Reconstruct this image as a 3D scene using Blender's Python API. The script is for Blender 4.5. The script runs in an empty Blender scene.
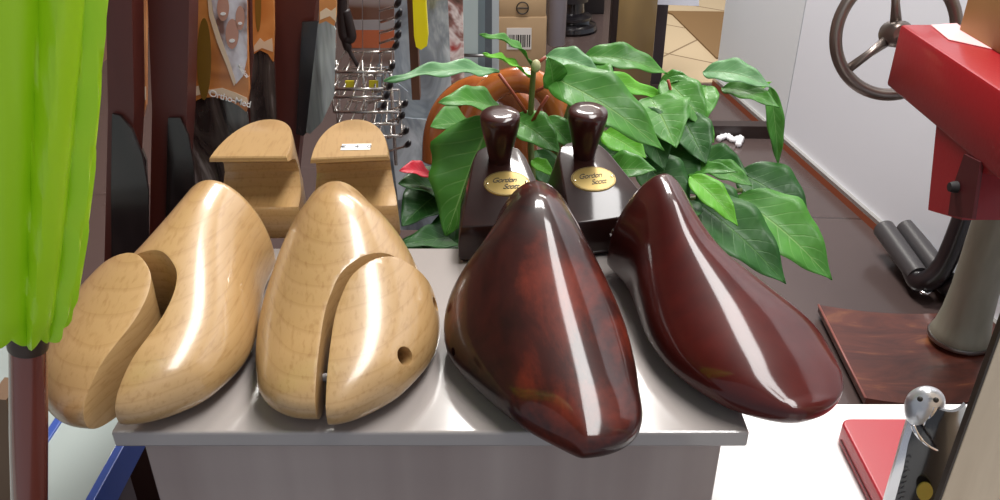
import bpy, bmesh, math, random
import numpy as np
from mathutils import Vector, Matrix, Euler
random.seed(7)
S = bpy.context.scene
COL = S.collection
R = math.radians

# ---------------------------------------------------------------- camera
CZ, PITCH, FPX = 1.13, R(30), 850.0
cd = bpy.data.cameras.new('camera'); cam = bpy.data.objects.new('camera', cd); COL.objects.link(cam)
cam.location = (0, 0, CZ); cam.rotation_euler = (R(60), 0, 0)
cd.sensor_width = 36; cd.lens = 36 * FPX / 1000; cd.clip_start = 0.02; cd.clip_end = 60
S.camera = cam

# ---------------------------------------------------------------- world, lights, exposure
S.view_settings.view_transform = 'Standard'; S.view_settings.look = 'None'
S.view_settings.gamma = 1.0; S.view_settings.use_curve_mapping = False
S.view_settings.exposure = 0.0
w = bpy.data.worlds.new('shop_air'); S.world = w; w.use_nodes = True
w.node_tree.nodes['Background'].inputs[0].default_value = (0.80, 0.85, 0.95, 1)
w.node_tree.nodes['Background'].inputs[1].default_value = 0.50

def area_light(name, loc, size, size_y, energy, color=(1, .985, .965), rot=(0, 0, 0)):
    l = bpy.data.lights.new(name, 'AREA'); l.shape = 'RECTANGLE'; l.size = size; l.size_y = size_y
    l.energy = energy; l.color = color
    o = bpy.data.objects.new(name, l); o.location = loc; o.rotation_euler = rot; COL.objects.link(o)
    return o
area_light('fluorescent_tube_light', (0.50, 0.75, 2.55), 0.40, 1.8, 48)
area_light('unseen_overhead_light', (0.9, 4.6, 2.7), 1.2, 0.6, 60, (1, .95, .86))
area_light('unseen_overhead_light', (0.2, 2.7, 2.75), 0.7, 0.7, 90, (1, .97, .93))  # added out of view to brighten the white panel wall

# ---------------------------------------------------------------- helpers
def lin(c):
    return tuple((v / 12.92 if v <= .04045 else ((v + .055) / 1.055) ** 2.4) for v in [x / 255 for x in c]) + (1,)

def at(px, py, y):
    """point of the place seen at that pixel, on the upright plane at distance y in front of the window"""
    b, a = (px - 500) / FPX, (250 - py) / FPX
    d = y / (math.cos(PITCH) + a * math.sin(PITCH))
    return Vector((b * d, y, CZ + d * (a * math.cos(PITCH) - math.sin(PITCH))))

def down(px, py, z):
    b, a = (px - 500) / FPX, (250 - py) / FPX
    d = (z - CZ) / (a * math.cos(PITCH) - math.sin(PITCH))
    return Vector((b * d, d * (math.cos(PITCH) + a * math.sin(PITCH)), z))

def mat(name, col, rough=.5, metal=0, coat=0, spec=.5, alpha=1, trans=0, emit=None, es=0, bump=0, bscale=60):
    m = bpy.data.materials.new(name); m.use_nodes = True
    nt = m.node_tree; b = nt.nodes['Principled BSDF']
    b.inputs['Base Color'].default_value = lin(col); b.inputs['Roughness'].default_value = rough
    b.inputs['Metallic'].default_value = metal; b.inputs['Coat Weight'].default_value = coat
    b.inputs['Coat Roughness'].default_value = .12
    b.inputs['Specular IOR Level'].default_value = spec
    b.inputs['Alpha'].default_value = alpha; b.inputs['Transmission Weight'].default_value = trans
    if emit: b.inputs['Emission Color'].default_value = lin(emit); b.inputs['Emission Strength'].default_value = es
    if bump:
        n = nt.nodes.new('ShaderNodeTexNoise'); n.inputs['Scale'].default_value = bscale
        t = nt.nodes.new('ShaderNodeTexCoord'); nt.links.new(t.outputs['Object'], n.inputs['Vector'])
        u = nt.nodes.new('ShaderNodeBump'); u.inputs['Strength'].default_value = bump
        u.inputs['Distance'].default_value = .004
        nt.links.new(n.outputs['Fac'], u.inputs['Height']); nt.links.new(u.outputs['Normal'], b.inputs['Normal'])
    return m

def mix_noise(m, stops, scale=(4, 4, 4), detail=5, rough=.6, dist=0, ramp_tex='noise', coord='Object', off=(0, 0, 0)):
    """base colour from a noise through a colour ramp: stops = [(pos, rgb), ...]"""
    nt = m.node_tree; b = nt.nodes['Principled BSDF']
    t = nt.nodes.new('ShaderNodeTexCoord'); mp = nt.nodes.new('ShaderNodeMapping')
    mp.inputs['Scale'].default_value = scale; mp.inputs['Location'].default_value = off
    nt.links.new(t.outputs[coord], mp.inputs['Vector'])
    n = nt.nodes.new('ShaderNodeTexNoise'); n.inputs['Scale'].default_value = 1
    n.inputs['Detail'].default_value = detail; n.inputs['Roughness'].default_value = rough
    n.inputs['Distortion'].default_value = dist
    nt.links.new(mp.outputs[0], n.inputs['Vector'])
    r = nt.nodes.new('ShaderNodeValToRGB')
    while len(r.color_ramp.elements) < len(stops): r.color_ramp.elements.new(.5)
    for e, (p, c) in zip(r.color_ramp.elements, stops): e.position = p; e.color = lin(c)
    nt.links.new(n.outputs['Fac'], r.inputs['Fac']); nt.links.new(r.outputs['Color'], b.inputs['Base Color'])
    return r

def link(name, me, m=None, parent=None, smooth=False):
    o = bpy.data.objects.new(name, me); COL.objects.link(o)
    if m is not None: me.materials.append(m)
    if parent is not None: o.parent = parent
    if smooth:
        for p in me.polygons: p.use_smooth = True
    return o

def fin(name, bm, m=None, parent=None, smooth=False, auto=None):
    bmesh.ops.recalc_face_normals(bm, faces=bm.faces)
    me = bpy.data.meshes.new(name); bm.to_mesh(me); bm.free()
    o = link(name, me, m, parent, smooth or auto is not None)
    if auto is not None: me.set_sharp_from_angle(angle=R(auto))
    return o

def tag(o, label, cat, group=None):
    o['label'] = label; o['category'] = cat
    if group: o['group'] = group
    return o

def struct(o):
    o['kind'] = 'structure'; return o

def empty(name, loc, rz=0):
    o = bpy.data.objects.new(name, None); COL.objects.link(o); o.location = loc; o.rotation_euler = (0, 0, rz)
    o.empty_display_size = .05
    return o

def box(bm, c, s, bev=0, M=None):
    r = bmesh.ops.create_cube(bm, size=1)
    vs = r['verts']
    for v in vs: v.co = Vector((c[0] + v.co.x * s[0], c[1] + v.co.y * s[1], c[2] + v.co.z * s[2]))
    if bev:
        es = list({e for v in vs for e in v.link_edges})
        g = bmesh.ops.bevel(bm, geom=es, offset=bev, segments=2, affect='EDGES', profile=.5)
        vs = list({v for f in g['faces'] for v in f.verts} | {v for v in vs if v.is_valid})
    if M is not None:
        for v in vs: v.co = M @ v.co
    return vs

def tube(bm, pts, rad, n=10, cap=True):
    pts = [Vector(p) for p in pts]; rings = []
    rads = rad if isinstance(rad, (list, tuple)) else [rad] * len(pts)
    up = None
    for i, p in enumerate(pts):
        t = (pts[min(i + 1, len(pts) - 1)] - pts[max(i - 1, 0)]).normalized()
        if up is None:
            up = Vector((0, 0, 1)) if abs(t.z) < .9 else Vector((1, 0, 0))
        a = t.cross(up).normalized(); up = a.cross(t).normalized()
        rings.append([bm.verts.new(p + (a * math.cos(k * 2 * math.pi / n) + up * math.sin(k * 2 * math.pi / n)) * rads[i]) for k in range(n)])
    for A, B in zip(rings, rings[1:]):
        for k in range(n): bm.faces.new((A[k], A[(k + 1) % n], B[(k + 1) % n], B[k]))
    if cap: bm.faces.new(rings[0][::-1]); bm.faces.new(rings[-1])

def lathe(bm, prof, n=40, M=None):
    M = M or Matrix.Identity(4); rings = []
    for r, z in prof:
        if r < 1e-5: rings.append([bm.verts.new(M @ Vector((0, 0, z)))])
        else: rings.append([bm.verts.new(M @ Vector((r * math.cos(k * 2 * math.pi / n), r * math.sin(k * 2 * math.pi / n), z))) for k in range(n)])
    for A, B in zip(rings, rings[1:]):
        for k in range(n):
            a = [A[k % len(A)], A[(k + 1) % len(A)], B[(k + 1) % len(B)], B[k % len(B)]]
            q = []
            for v in a:
                if v not in q: q.append(v)
            if len(q) > 2: bm.faces.new(q)

def prism(bm, pts, vec):
    a = [bm.verts.new(p) for p in pts]; b = [bm.verts.new(Vector(p) + Vector(vec)) for p in pts]
    n = len(a)
    bm.faces.new(a); bm.faces.new(b[::-1])
    for i in range(n): bm.faces.new((a[i], b[i], b[(i + 1) % n], a[(i + 1) % n]))

def poly_at(name, px, y, thick, m, parent=None):
    """flat upright piece with an outline, facing the window, of real thickness"""
    bm = bmesh.new(); prism(bm, [at(a, b, y) for a, b in px], (0, thick, 0))
    return fin(name, bm, m, parent)

def text_mesh(name, s, size, m, parent=None, M=None, shear=0, extrude=.0003, spacing=1.0, align='CENTER', bold=0):
    c = bpy.data.curves.new(name, 'FONT'); c.body = s; c.size = size; c.shear = shear; c.extrude = extrude
    c.space_character = spacing; c.align_x = align; c.align_y = 'CENTER'; c.offset = bold
    t = bpy.data.objects.new(name, c); COL.objects.link(t)
    bpy.context.view_layer.update()
    me = bpy.data.meshes.new_from_object(t.evaluated_get(bpy.context.evaluated_depsgraph_get()))
    bpy.data.objects.remove(t)
    if M is not None: me.transform(M)
    me.name = name; me.materials.clear()
    return link(name, me, m, parent)

def smooth_path(pts, n=6):
    pts = [Vector(p) for p in pts]; out = []
    for i in range(len(pts) - 1):
        p0, p1, p2, p3 = pts[max(i - 1, 0)], pts[i], pts[i + 1], pts[min(i + 2, len(pts) - 1)]
        for k in range(n):
            f = k / n
            out.append(.5 * (2 * p1 + (p2 - p0) * f + (2 * p0 - 5 * p1 + 4 * p2 - p3) * f * f + (3 * p1 - p0 - 3 * p2 + p3) * f ** 3))
    out.append(pts[-1]); return out

# ---------------------------------------------------------------- materials
def wood_beech():
    m = mat('beech_wood', (214, 178, 118), .38, coat=.75)
    nt = m.node_tree; b = nt.nodes['Principled BSDF']
    b.inputs['Coat Roughness'].default_value = .15
    t = nt.nodes.new('ShaderNodeTexCoord'); mp = nt.nodes.new('ShaderNodeMapping')
    mp.inputs['Scale'].default_value = (9, 2.6, 30); mp.inputs['Rotation'].default_value = (R(24), R(6), 0)
    nt.links.new(t.outputs['Object'], mp.inputs['Vector'])
    wv = nt.nodes.new('ShaderNodeTexWave'); wv.bands_direction = 'Z'; wv.wave_profile = 'SAW'
    wv.inputs['Scale'].default_value = 1.7; wv.inputs['Distortion'].default_value = 4.5; wv.inputs['Detail'].default_value = 2
    wv.inputs['Detail Scale'].default_value = .8
    nt.links.new(mp.outputs[0], wv.inputs['Vector'])
    r = nt.nodes.new('ShaderNodeValToRGB')
    r.color_ramp.elements[0].color = lin((176, 140, 92)); r.color_ramp.elements[1].color = lin((168, 131, 84))
    e = r.color_ramp.elements.new(.8); e.color = lin((180, 144, 97))
    nt.links.new(wv.outputs['Fac'], r.inputs['Fac'])
    mp2 = nt.nodes.new('ShaderNodeMapping'); mp2.inputs['Scale'].default_value = (420, 60, 420)
    nt.links.new(t.outputs['Object'], mp2.inputs['Vector'])
    n = nt.nodes.new('ShaderNodeTexNoise'); n.inputs['Scale'].default_value = 1; n.inputs['Detail'].default_value = 2
    nt.links.new(mp2.outputs[0], n.inputs['Vector'])
    r2 = nt.nodes.new('ShaderNodeValToRGB'); r2.color_ramp.elements[0].position = .28; r2.color_ramp.elements[1].position = .48
    r2.color_ramp.elements[0].color = (.72, .62, .5, 1); r2.color_ramp.elements[1].color = (1, 1, 1, 1)
    nt.links.new(n.outputs['Fac'], r2.inputs['Fac'])
    mx = nt.nodes.new('ShaderNodeMix'); mx.data_type = 'RGBA'; mx.blend_type = 'MULTIPLY'; mx.inputs['Factor'].default_value = .55
    nt.links.new(r.outputs['Color'], mx.inputs[6]); nt.links.new(r2.outputs['Color'], mx.inputs[7])
    nt.links.new(mx.outputs[2], b.inputs['Base Color'])
    return m

def wood_mahogany(name, a, b_, c, off, scale=14):
    m = mat(name, a, .42, coat=.65, spec=.12)
    m.node_tree.nodes['Principled BSDF'].inputs['Coat Roughness'].default_value = .09
    mix_noise(m, [(.36, a), (.52, b_), (.72, c)], (scale, scale * .8, scale), 6, .62, .4, off=off)
    return m

M_beech = wood_beech()
M_mah = wood_mahogany('burnished_brown_wood', (26, 12, 11), (52, 20, 16), (118, 44, 28), (.3, 0, 0))
M_red = wood_mahogany('dark_cherry_wood', (40, 10, 9), (62, 15, 12), (84, 23, 17), (3.1, 1, 0), 9)
M_dark = wood_mahogany('dark_heel_wood', (30, 13, 11), (42, 18, 14), (66, 30, 22), (5, 2, 0), 10)
M_knob = wood_mahogany('knob_wood', (36, 12, 10), (52, 20, 16), (74, 30, 22), (7, 2, 0), 20)
M_brass = mat('brass_badge', (158, 134, 78), .36, metal=.6)
M_ink = mat('black_ink', (30, 24, 16), .6)
M_screw = mat('badge_pin', (230, 215, 170), .2, metal=1)
M_chrome = mat('chrome', (215, 215, 218), .16, metal=1)
M_steel = mat('dull_steel', (150, 148, 146), .35, metal=1)
M_white = mat('white_laminate', (236, 235, 234), .35, bump=.02)
M_plinth_top = mat('glossy_off_white_board', (158, 150, 146), .14, coat=.3)
M_plinth = mat('greyed_plinth_side', (168, 150, 142), .35)
mix_noise(M_plinth, [(.3, (150, 132, 125)), (.7, (176, 160, 152))], (22, 3, 1.2), 3, .5)  # faint upright streaks: window reflections painted into the side colour
M_blue = mat('blue_edging', (58, 84, 160), .4)
M_greenwhite = mat('pale_glass_board', (172, 182, 178), .15, coat=.5)

# ================================================================ the setting
# dark tiled floor and pale far floor
M_floor = mat('dark_tile', (84, 72, 70), .22, coat=.3)
def tile_mat(name, a, b_, grout, sx, rot, rough):
    m = mat(name, a, rough, coat=.25)
    nt = m.node_tree; b = nt.nodes['Principled BSDF']
    t = nt.nodes.new('ShaderNodeTexCoord'); mp = nt.nodes.new('ShaderNodeMapping')
    mp.inputs['Rotation'].default_value = (0, 0, rot); nt.links.new(t.outputs['Object'], mp.inputs['Vector'])
    br = nt.nodes.new('ShaderNodeTexBrick'); br.inputs['Color1'].default_value = lin(a); br.inputs['Color2'].default_value = lin(b_)
    br.inputs['Mortar'].default_value = lin(grout); br.inputs['Scale'].default_value = 1
    br.inputs['Mortar Size'].default_value = .006; br.inputs['Brick Width'].default_value = sx; br.inputs['Row Height'].default_value = sx
    br.offset = 0
    nt.links.new(mp.outputs[0], br.inputs['Vector']); nt.links.new(br.outputs['Color'], b.inputs['Base Color'])
    return m
M_floor = tile_mat('dark_brown_tile', (80, 67, 65), (77, 64, 62), (64, 53, 51), 1.1, R(4), .25)
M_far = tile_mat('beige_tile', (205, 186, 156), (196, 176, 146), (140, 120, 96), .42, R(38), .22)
bm = bmesh.new(); box(bm, (0, 3.55, -.02), (8, 7.6, .04)); struct(fin('floor', bm, M_floor))
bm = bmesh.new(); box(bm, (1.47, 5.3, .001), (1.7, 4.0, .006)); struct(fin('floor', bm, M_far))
# dark threshold strip
bm = bmesh.new(); prism(bm, [down(690, 138, 0), down(783, 139, 0), down(781, 139, 0) + Vector((0, 0, .045)), down(690, 138, 0) + Vector((0, 0, .045))], (0, .05, 0))
struct(fin('trim_1', bm, mat('dark_threshold', (44, 32, 30), .4)))

# right: long white panel wall in two panels with wooden base trim
WA, WB = Vector((.86, 3.28, 0)), Vector((1.04, 2.11, 0))
wd = (WB - WA).normalized(); wn = Vector((-wd.y, wd.x, 0))
if wn.x < 0: wn = -wn
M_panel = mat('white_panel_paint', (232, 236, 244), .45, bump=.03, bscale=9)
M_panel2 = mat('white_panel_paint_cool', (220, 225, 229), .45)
def wall_slab(name, p, q, h, m):
    bm = bmesh.new(); prism(bm, [p, q, q + wn * .05, p + wn * .05], (0, 0, h)); return struct(fin(name, bm, m))
seam = WA + wd * .605
wall_slab('wall_right', WA, seam, 2.2, M_panel2)
wall_slab('wall_right', seam + wd * .006, WB + wd * 1.5, 2.2, M_panel)
bm = bmesh.new(); a, b = WA - wn * .012, WB + wd * 1.5 - wn * .012
prism(bm, [a, b, b + wn * .012, a + wn * .012], (0, 0, .022)); struct(fin('baseboard_right', bm, mat('red_brown_base_trim', (140, 72, 44), .4)))
bm = bmesh.new(); prism(bm, [a + Vector((0, 0, .022)), b + Vector((0, 0, .022)), b + wn * .012 + Vector((0, 0, .022)), a + wn * .012 + Vector((0, 0, .022))], (0, 0, .012))
struct(fin('trim_2', bm, mat('metal_base_strip', (206, 204, 200), .25, metal=.8)))

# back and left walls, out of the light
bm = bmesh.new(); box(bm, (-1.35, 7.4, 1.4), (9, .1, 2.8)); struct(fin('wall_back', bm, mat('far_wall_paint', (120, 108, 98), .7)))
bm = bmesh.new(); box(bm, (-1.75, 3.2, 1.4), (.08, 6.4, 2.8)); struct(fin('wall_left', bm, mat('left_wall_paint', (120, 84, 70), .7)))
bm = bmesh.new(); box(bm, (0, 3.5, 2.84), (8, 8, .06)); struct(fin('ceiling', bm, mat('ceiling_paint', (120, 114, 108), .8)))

# ================================================================ plinth under the shoe trees
T = .80
pl = tag(empty('display_plinth', (-.0395, .4700, 0)), 'off-white display plinth with an overhanging top board, under the four shoe trees', 'plinth')
bm = bmesh.new(); box(bm, (0, 0, T - .0055), (.362, .210, .011), .0015); fin('top_board', bm, M_plinth_top, pl)
bm = bmesh.new(); box(bm, (0, .002, (T - .011) / 2), (.340, .192, T - .011), .001); fin('body', bm, M_plinth, pl)

# right: white table top with its cupboard; left: pale shelf board with blue edging
wt = tag(empty('white_counter', (.45, .34, 0)), 'low white counter to the right of the plinth, carrying the red flat case', 'counter')
bm = bmesh.new(); box(bm, (0, 0, .668), (.61, .384, .024), .002); fin('counter_top', bm, M_white, wt)
bm = bmesh.new(); box(bm, (0, 0, .328), (.55, .35, .656), .002); fin('body', bm, M_white, wt)

lb = tag(empty('shelf_board', (-.55, .46, 0)), 'pale glossy shelf board with blue edging, beneath the lime umbrella', 'shelf')
bm = bmesh.new(); box(bm, (-.05, 0, .668), (.62, .40, .024), .001); fin('board', bm, M_greenwhite, lb)
for x in (-.3465, -.286):
    bm = bmesh.new(); box(bm, (x + .55, 0, .6805 if x < -.3 else .669), (.0065, .40, .003 if x < -.3 else .028), .0005); fin('blue_edging', bm, M_blue, lb)
bm = bmesh.new(); box(bm, (-.08, 0, .328), (.5, .36, .656)); fin('body', bm, mat('shelf_base', (70, 62, 66), .6), lb)

# ================================================================ shoe trees
FIT = {'L1': [-0.20077, 0.5337, -0.06023, 0.1775, 0.03559, 0.03636, 0.04356, 0.05176, 0.05136, 0.04188, 0.02996, 0.03793, 0.03937, 0.04516, 0.05155, 0.05263, 0.04432, 0.03016, 0.07787, 0.07605, 0.07015, 0.06225, 0.0527, 0.04367, 0.0358, -0.00033, -0.00101, -0.00201, -0.00343, -0.00218, -0.00033, -0.00152, 0.14904, 0.12094, 0.07542, 0.00516, -0.04448, -0.09128, -0.15617],
       'L2': [-0.10859, 0.52739, 0.04066, 0.16642, 0.03649, 0.04405, 0.04785, 0.04849, 0.04458, 0.03781, 0.03362, 0.03157, 0.04929, 0.05731, 0.06032, 0.05516, 0.04118, 0.02333, 0.08011, 0.08408, 0.07739, 0.06448, 0.05124, 0.04067, 0.03258, -0.00369, -0.00101, 0.00147, 0.00277, 0.00272, 0.00194, 0.00024, 0.07971, 0.12607, 0.15066, 0.10554, 0.00588, -0.10291, -0.1591],
       'B1': [0.02392, 0.52798, 0.1072, 0.19954, 0.033, 0.046, 0.0661, 0.06703, 0.05358, 0.0329, 0.00858, 0.03444, 0.03751, 0.04258, 0.04538, 0.04282, 0.038, 0.03928, 0.08, 0.0845, 0.078, 0.063, 0.048, 0.0375, 0.031, 0, -0.002, -0.003, -0.002, 0, 0.001, 0.001, 0.1, 0.12, 0.1, 0.06, 0.02, -0.04, -0.07],
       'B2': [0.11334, 0.54269, 0.295, 0.19286, 0.03702, 0.0363, 0.04317, 0.04961, 0.04914, 0.03884, 0.02137, 0.03083, 0.02806, 0.0339, 0.04554, 0.05066, 0.04367, 0.03764, 0.07837, 0.07485, 0.06332, 0.05254, 0.04389, 0.03486, 0.02652, 0.00141, -0.00512, -0.00751, -0.00379, -0.00072, -0.0016, -0.00201, 0.26922, 0.2198, 0.19248, 0.09807, -0.02485, -0.07908, -0.03691]}
K = 7
def spl(v, t):
    n = len(v); x = t * (n - 1); i = np.clip(x.astype(int), 0, n - 2); f = x - i
    g = lambda k: v[np.clip(k, 0, n - 1)]
    p0, p1, p2, p3 = g(i - 1), g(i), g(i + 1), g(i + 2)
    return .5 * (2 * p1 + (p2 - p0) * f + (2 * p0 - 5 * p1 + 4 * p2 - p3) * f * f + (3 * p1 - p0 - 3 * p2 + p3) * f ** 3)

def forepart_bm(q, NU=78, NV=64):
    """foot-shaped front block, in its own frame: toe towards -y, x to the right, sole on z=0"""
    q = np.array(q); L = q[3]; wl, wr, h, c, n = [q[4 + i * K:4 + (i + 1) * K] for i in range(5)]
    tt = np.linspace(0, 1, NU); e = .45 * tt + .55 * (1 - (1 - tt) ** 2.2); u = e * L
    WL, WR, H, Cc, N = spl(wl, e), spl(wr, e), spl(h, e), spl(c, e), np.clip(spl(n, e), -.3, .72)
    k = np.clip((e - .8) / .2, 0, 1); cap = np.clip(1 - k ** 2.2, 0, 1) ** (1 / 2.2); WL = WL * cap; WR = WR * cap
    hc = cap
    zb = .014 + .005 * np.clip((e - .55) / .45, 0, 1) ** 2
    top = np.maximum(H - zb, .010) * hc; bot = zb * .9 * cap
    th = np.linspace(0, 2 * np.pi, NV, endpoint=False)
    T_, _ = np.meshgrid(th, u); C_ = np.cos(T_); S_ = np.sin(T_); NN = N[:, None]
    sx = np.where(S_ > 0, C_ * (1 - NN * S_ * S_), np.sign(C_) * np.abs(C_) ** (2 / 2.4))
    sz = np.where(S_ > 0, np.abs(S_) ** (1 - .3 * np.clip(NN, 0, 1)), -np.abs(S_) ** (2 / 2.4))
    X = Cc[:, None] * np.clip(sz, 0, 1) + np.where(C_ > 0, WR[:, None], WL[:, None]) * sx
    Z = zb[:, None] + np.where(sz > 0, top[:, None], bot[:, None]) * sz
    rings = [[(X[i, j], -u[i], Z[i, j]) for j in range(NV)] for i in range(NU)]
    r0 = rings[0]; cx = sum(p[0] for p in r0) / NV; cz = .034; back = []
    for f in (90, 72, 54, 36, 18):
        s, cc = math.sin(R(f)), math.cos(R(f))
        back.append([(cx + (p[0] - cx) * cc, .013 * s, cz + (p[2] - cz) * cc) for p in r0])
    rings = back[1:] + rings
    bm = bmesh.new(); tip = bm.verts.new((cx, .013, cz))
    V = [[bm.verts.new(p) for p in r] for r in rings[:-1]]
    end = bm.verts.new((0, -L, float(zb[-1])))
    for A, B in zip(V, V[1:]):
        for j in range(NV): bm.faces.new((A[j], A[(j + 1) % NV], B[(j + 1) % NV], B[j]))
    for j in range(NV):
        bm.faces.new((tip, V[0][(j + 1) % NV], V[0][j])); bm.faces.new((end, V[-1][j], V[-1][(j + 1) % NV]))
    bmesh.ops.remove_doubles(bm, verts=bm.verts, dist=1e-6)
    return bm

def boolean(o, cutter, op):
    m = o.modifiers.new('b', 'BOOLEAN'); m.operation = op; m.object = cutter; m.solver = 'EXACT'
    bpy.context.view_layer.update()
    me = bpy.data.meshes.new_from_object(o.evaluated_get(bpy.context.evaluated_depsgraph_get()))
    o.modifiers.clear(); o.data = me
    return me

def tmp(bm):
    bmesh.ops.recalc_face_normals(bm, faces=bm.faces); me = bpy.data.meshes.new('t'); bm.to_mesh(me); bm.free()
    o = bpy.data.objects.new('t', me); COL.objects.link(o); return o

def soften(me, ang=38):
    me.polygons.foreach_set('use_smooth', [True] * len(me.polygons)); me.set_sharp_from_angle(angle=R(ang)); me.update()

def round_rims(me, w=.0011):
    bm = bmesh.new(); bm.from_mesh(me)
    es = [e for e in bm.edges if len(e.link_faces) == 2 and e.calc_face_angle(0) > R(48)]
    try: bmesh.ops.bevel(bm, geom=es, offset=w, segments=2, affect='EDGES', profile=.5, clamp_overlap=True)
    except Exception: pass
    bm.to_mesh(me); bm.free()

def drill(o, p, d, r, l=.03):
    bm = bmesh.new(); d = Vector(d).normalized(); p = Vector(p)
    bmesh.ops.create_cone(bm, cap_ends=True, segments=24, radius1=r, radius2=r, depth=l)
    M = Matrix.Translation(p) @ d.to_track_quat('Z', 'Y').to_matrix().to_4x4()
    for v in bm.verts: v.co = M @ v.co
    c = tmp(bm); boolean(o, c, 'DIFFERENCE'); bpy.data.objects.remove(c)

def d_outline(w, depth, yf, n=2.15, k=26):
    """D-shaped heel slice: straight front at yf, rounded rear"""
    t0 = math.asin(min(1, (max(yf, 0) / depth) ** (n / 2))) if yf > 0 else 0
    out = []
    for i in range(k + 1):
        t = t0 + (math.pi - 2 * t0) * i / k
        c = math.cos(t); out.append((w * math.copysign(abs(c) ** (2 / n), c), depth * abs(math.sin(t)) ** (2 / n)))
    if yf < 0: out = [(w, yf)] + out + [(-w, yf)]
    return out

def beech_heel(parent, loc, rz):
    prof = [(0, .032, .0), (.004, .0345, -.002), (.0255, .0335, -.002), (.028, .033, -.0005), (.0285, .033, .004), (.0305, .0325, .016), (.035, .032, .025),
            (.044, .0315, .031), (.052, .031, .030), (.058, .0305, .024), (.0625, .030, .013), (.0655, .0298, .003), (.0665, .0295, .0), (.0695, .029, 0), (.0705, .0283, .001)]
    bm = bmesh.new(); rings = []
    for z, w, yf in prof:
        pts = d_outline(w, .079 - (.002 if z > .07 else 0) + (.003 if z < .05 else 0), max(yf, 0.0))
        rings.append([bm.verts.new((x, y + min(yf, 0), z)) for x, y in pts])
    n = len(rings[0])
    for A, B in zip(rings, rings[1:]):
        for k in range(n): bm.faces.new((A[k], A[(k + 1) % n], B[(k + 1) % n], B[k]))
    bm.faces.new(rings[0][::-1]); bm.faces.new(rings[-1])
    o = fin('heel_block', bm, M_beech, parent, auto=32); o.location = loc; o.rotation_euler = (0, 0, rz)
    return o

def dark_heel(parent, loc, rz):
    """wedge-shaped dark heel with a sloping top plate, turned knob and oval badge"""
    # (z at front, z at rear, half width front, half width rear, rear y)
    bm = bmesh.new()
    def ring(zf, zr, wf, wr, yr, yf=0):
        pts = [(-wf, yf), (wf, yf)]
        pts += [(wr + (wf - wr) * .12, yr * .80)]
        for i in range(7):
            a = R(i * 30); pts.append((wr * math.cos(a), yr * .86 + yr * .14 * math.sin(a)))
        pts += [(-wr - (wf - wr) * .12, yr * .80)]
        return [bm.verts.new((x, y, zf + (zr - zf) * min(1, max(0, y / yr)))) for x, y in pts]
    rs = [ring(.0004, .0004, .034, .026, .075, .004), ring(.006, .006, .0375, .031, .090), ring(.0165, .02, .0375, .031, .094), ring(.033, .058, .0350, .0195, .092)]
    n = len(rs[0])
    for A, B in zip(rs, rs[1:]):
        for k in range(n): bm.faces.new((A[k], A[(k + 1) % n], B[(k + 1) % n], B[k]))
    bm.faces.new(rs[0][::-1]); bm.faces.new(rs[-1])
    bmesh.ops.recalc_face_normals(bm, faces=bm.faces)
    bmesh.ops.bevel(bm, geom=[e for e in bm.edges if e.calc_face_angle(0) > R(24)], offset=.0012, segments=2, affect='EDGES', profile=.5)
    hb = fin('heel_block', bm, M_dark, parent, auto=40); hb.location = loc; hb.rotation_euler = (0, 0, rz)
    slope = math.atan2(.025, .092)
    bm = bmesh.new()
    lathe(bm, [(0, -.006), (.0088, -.006), (.0087, 0), (.0092, .004), (.0106, .011), (.0130, .021), (.0149, .030), (.0156, .0345), (.0157, .0375), (.0152, .0398), (.0138, .0410), (.006, .0414), (0, .0414)])
    k = fin('knob', bm, M_knob, parent, auto=50)
    P = Matrix.Translation(loc) @ Matrix.Rotation(rz, 4, 'Z')
    k.matrix_local = P @ Matrix.Translation((0, .074, .0525)) @ Matrix.Rotation(R(6), 4, 'X')
    # badge lies on the sloping plate
    B = P @ Matrix.Translation(((.003 if loc.x < .05 and parent.name == 'shoe_tree.002' else -.002), .044, .033 + .044 * math.tan(slope) + .0004)) @ Matrix.Rotation(slope, 4, 'X')
    bm = bmesh.new(); bmesh.ops.create_cone(bm, cap_ends=True, segments=48, radius1=1, radius2=.97, depth=.0012)
    for v in bm.verts: v.co.x *= .0182; v.co.y *= .0148
    bd = fin('badge', bm, M_brass, parent, auto=40); bd.matrix_local = B; bd['label'] = 'oval brass badge with black script'
    bm = bmesh.new()
    for t in range(48):
        a, b2 = t * 2 * math.pi / 48, (t + 1) * 2 * math.pi / 48
        q = [(.0172 * math.cos(x) * s, .0138 * math.sin(x) * s, .0007) for x, s in ((a, 1), (b2, 1), (b2, .975), (a, .975))]
        bm.faces.new([bm.verts.new(p) for p in q])
    fin('badge_rim', bm, M_ink, bd)
    for sx in (-1, 1):
        bm = bmesh.new(); bmesh.ops.create_uvsphere(bm, u_segments=14, v_segments=8, radius=.0012)
        for v in bm.verts: v.co = Vector((v.co.x + sx * .0152, v.co.y, v.co.z * .5 + .0008))
        fin('badge_pin', bm, M_screw, bd, smooth=True)
    text_mesh('lettering', 'Gordon', .0080, M_ink, bd, Matrix.Translation((-.0022, .0032, .0008)) @ Matrix.Scale(.84, 4, (1, 0, 0)), .5, .00012, .86)
    text_mesh('lettering', 'Scott', .0080, M_ink, bd, Matrix.Translation((.0022, -.0045, .0008)) @ Matrix.Scale(.84, 4, (1, 0, 0)), .5, .00012, .86)
    return hb

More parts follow.
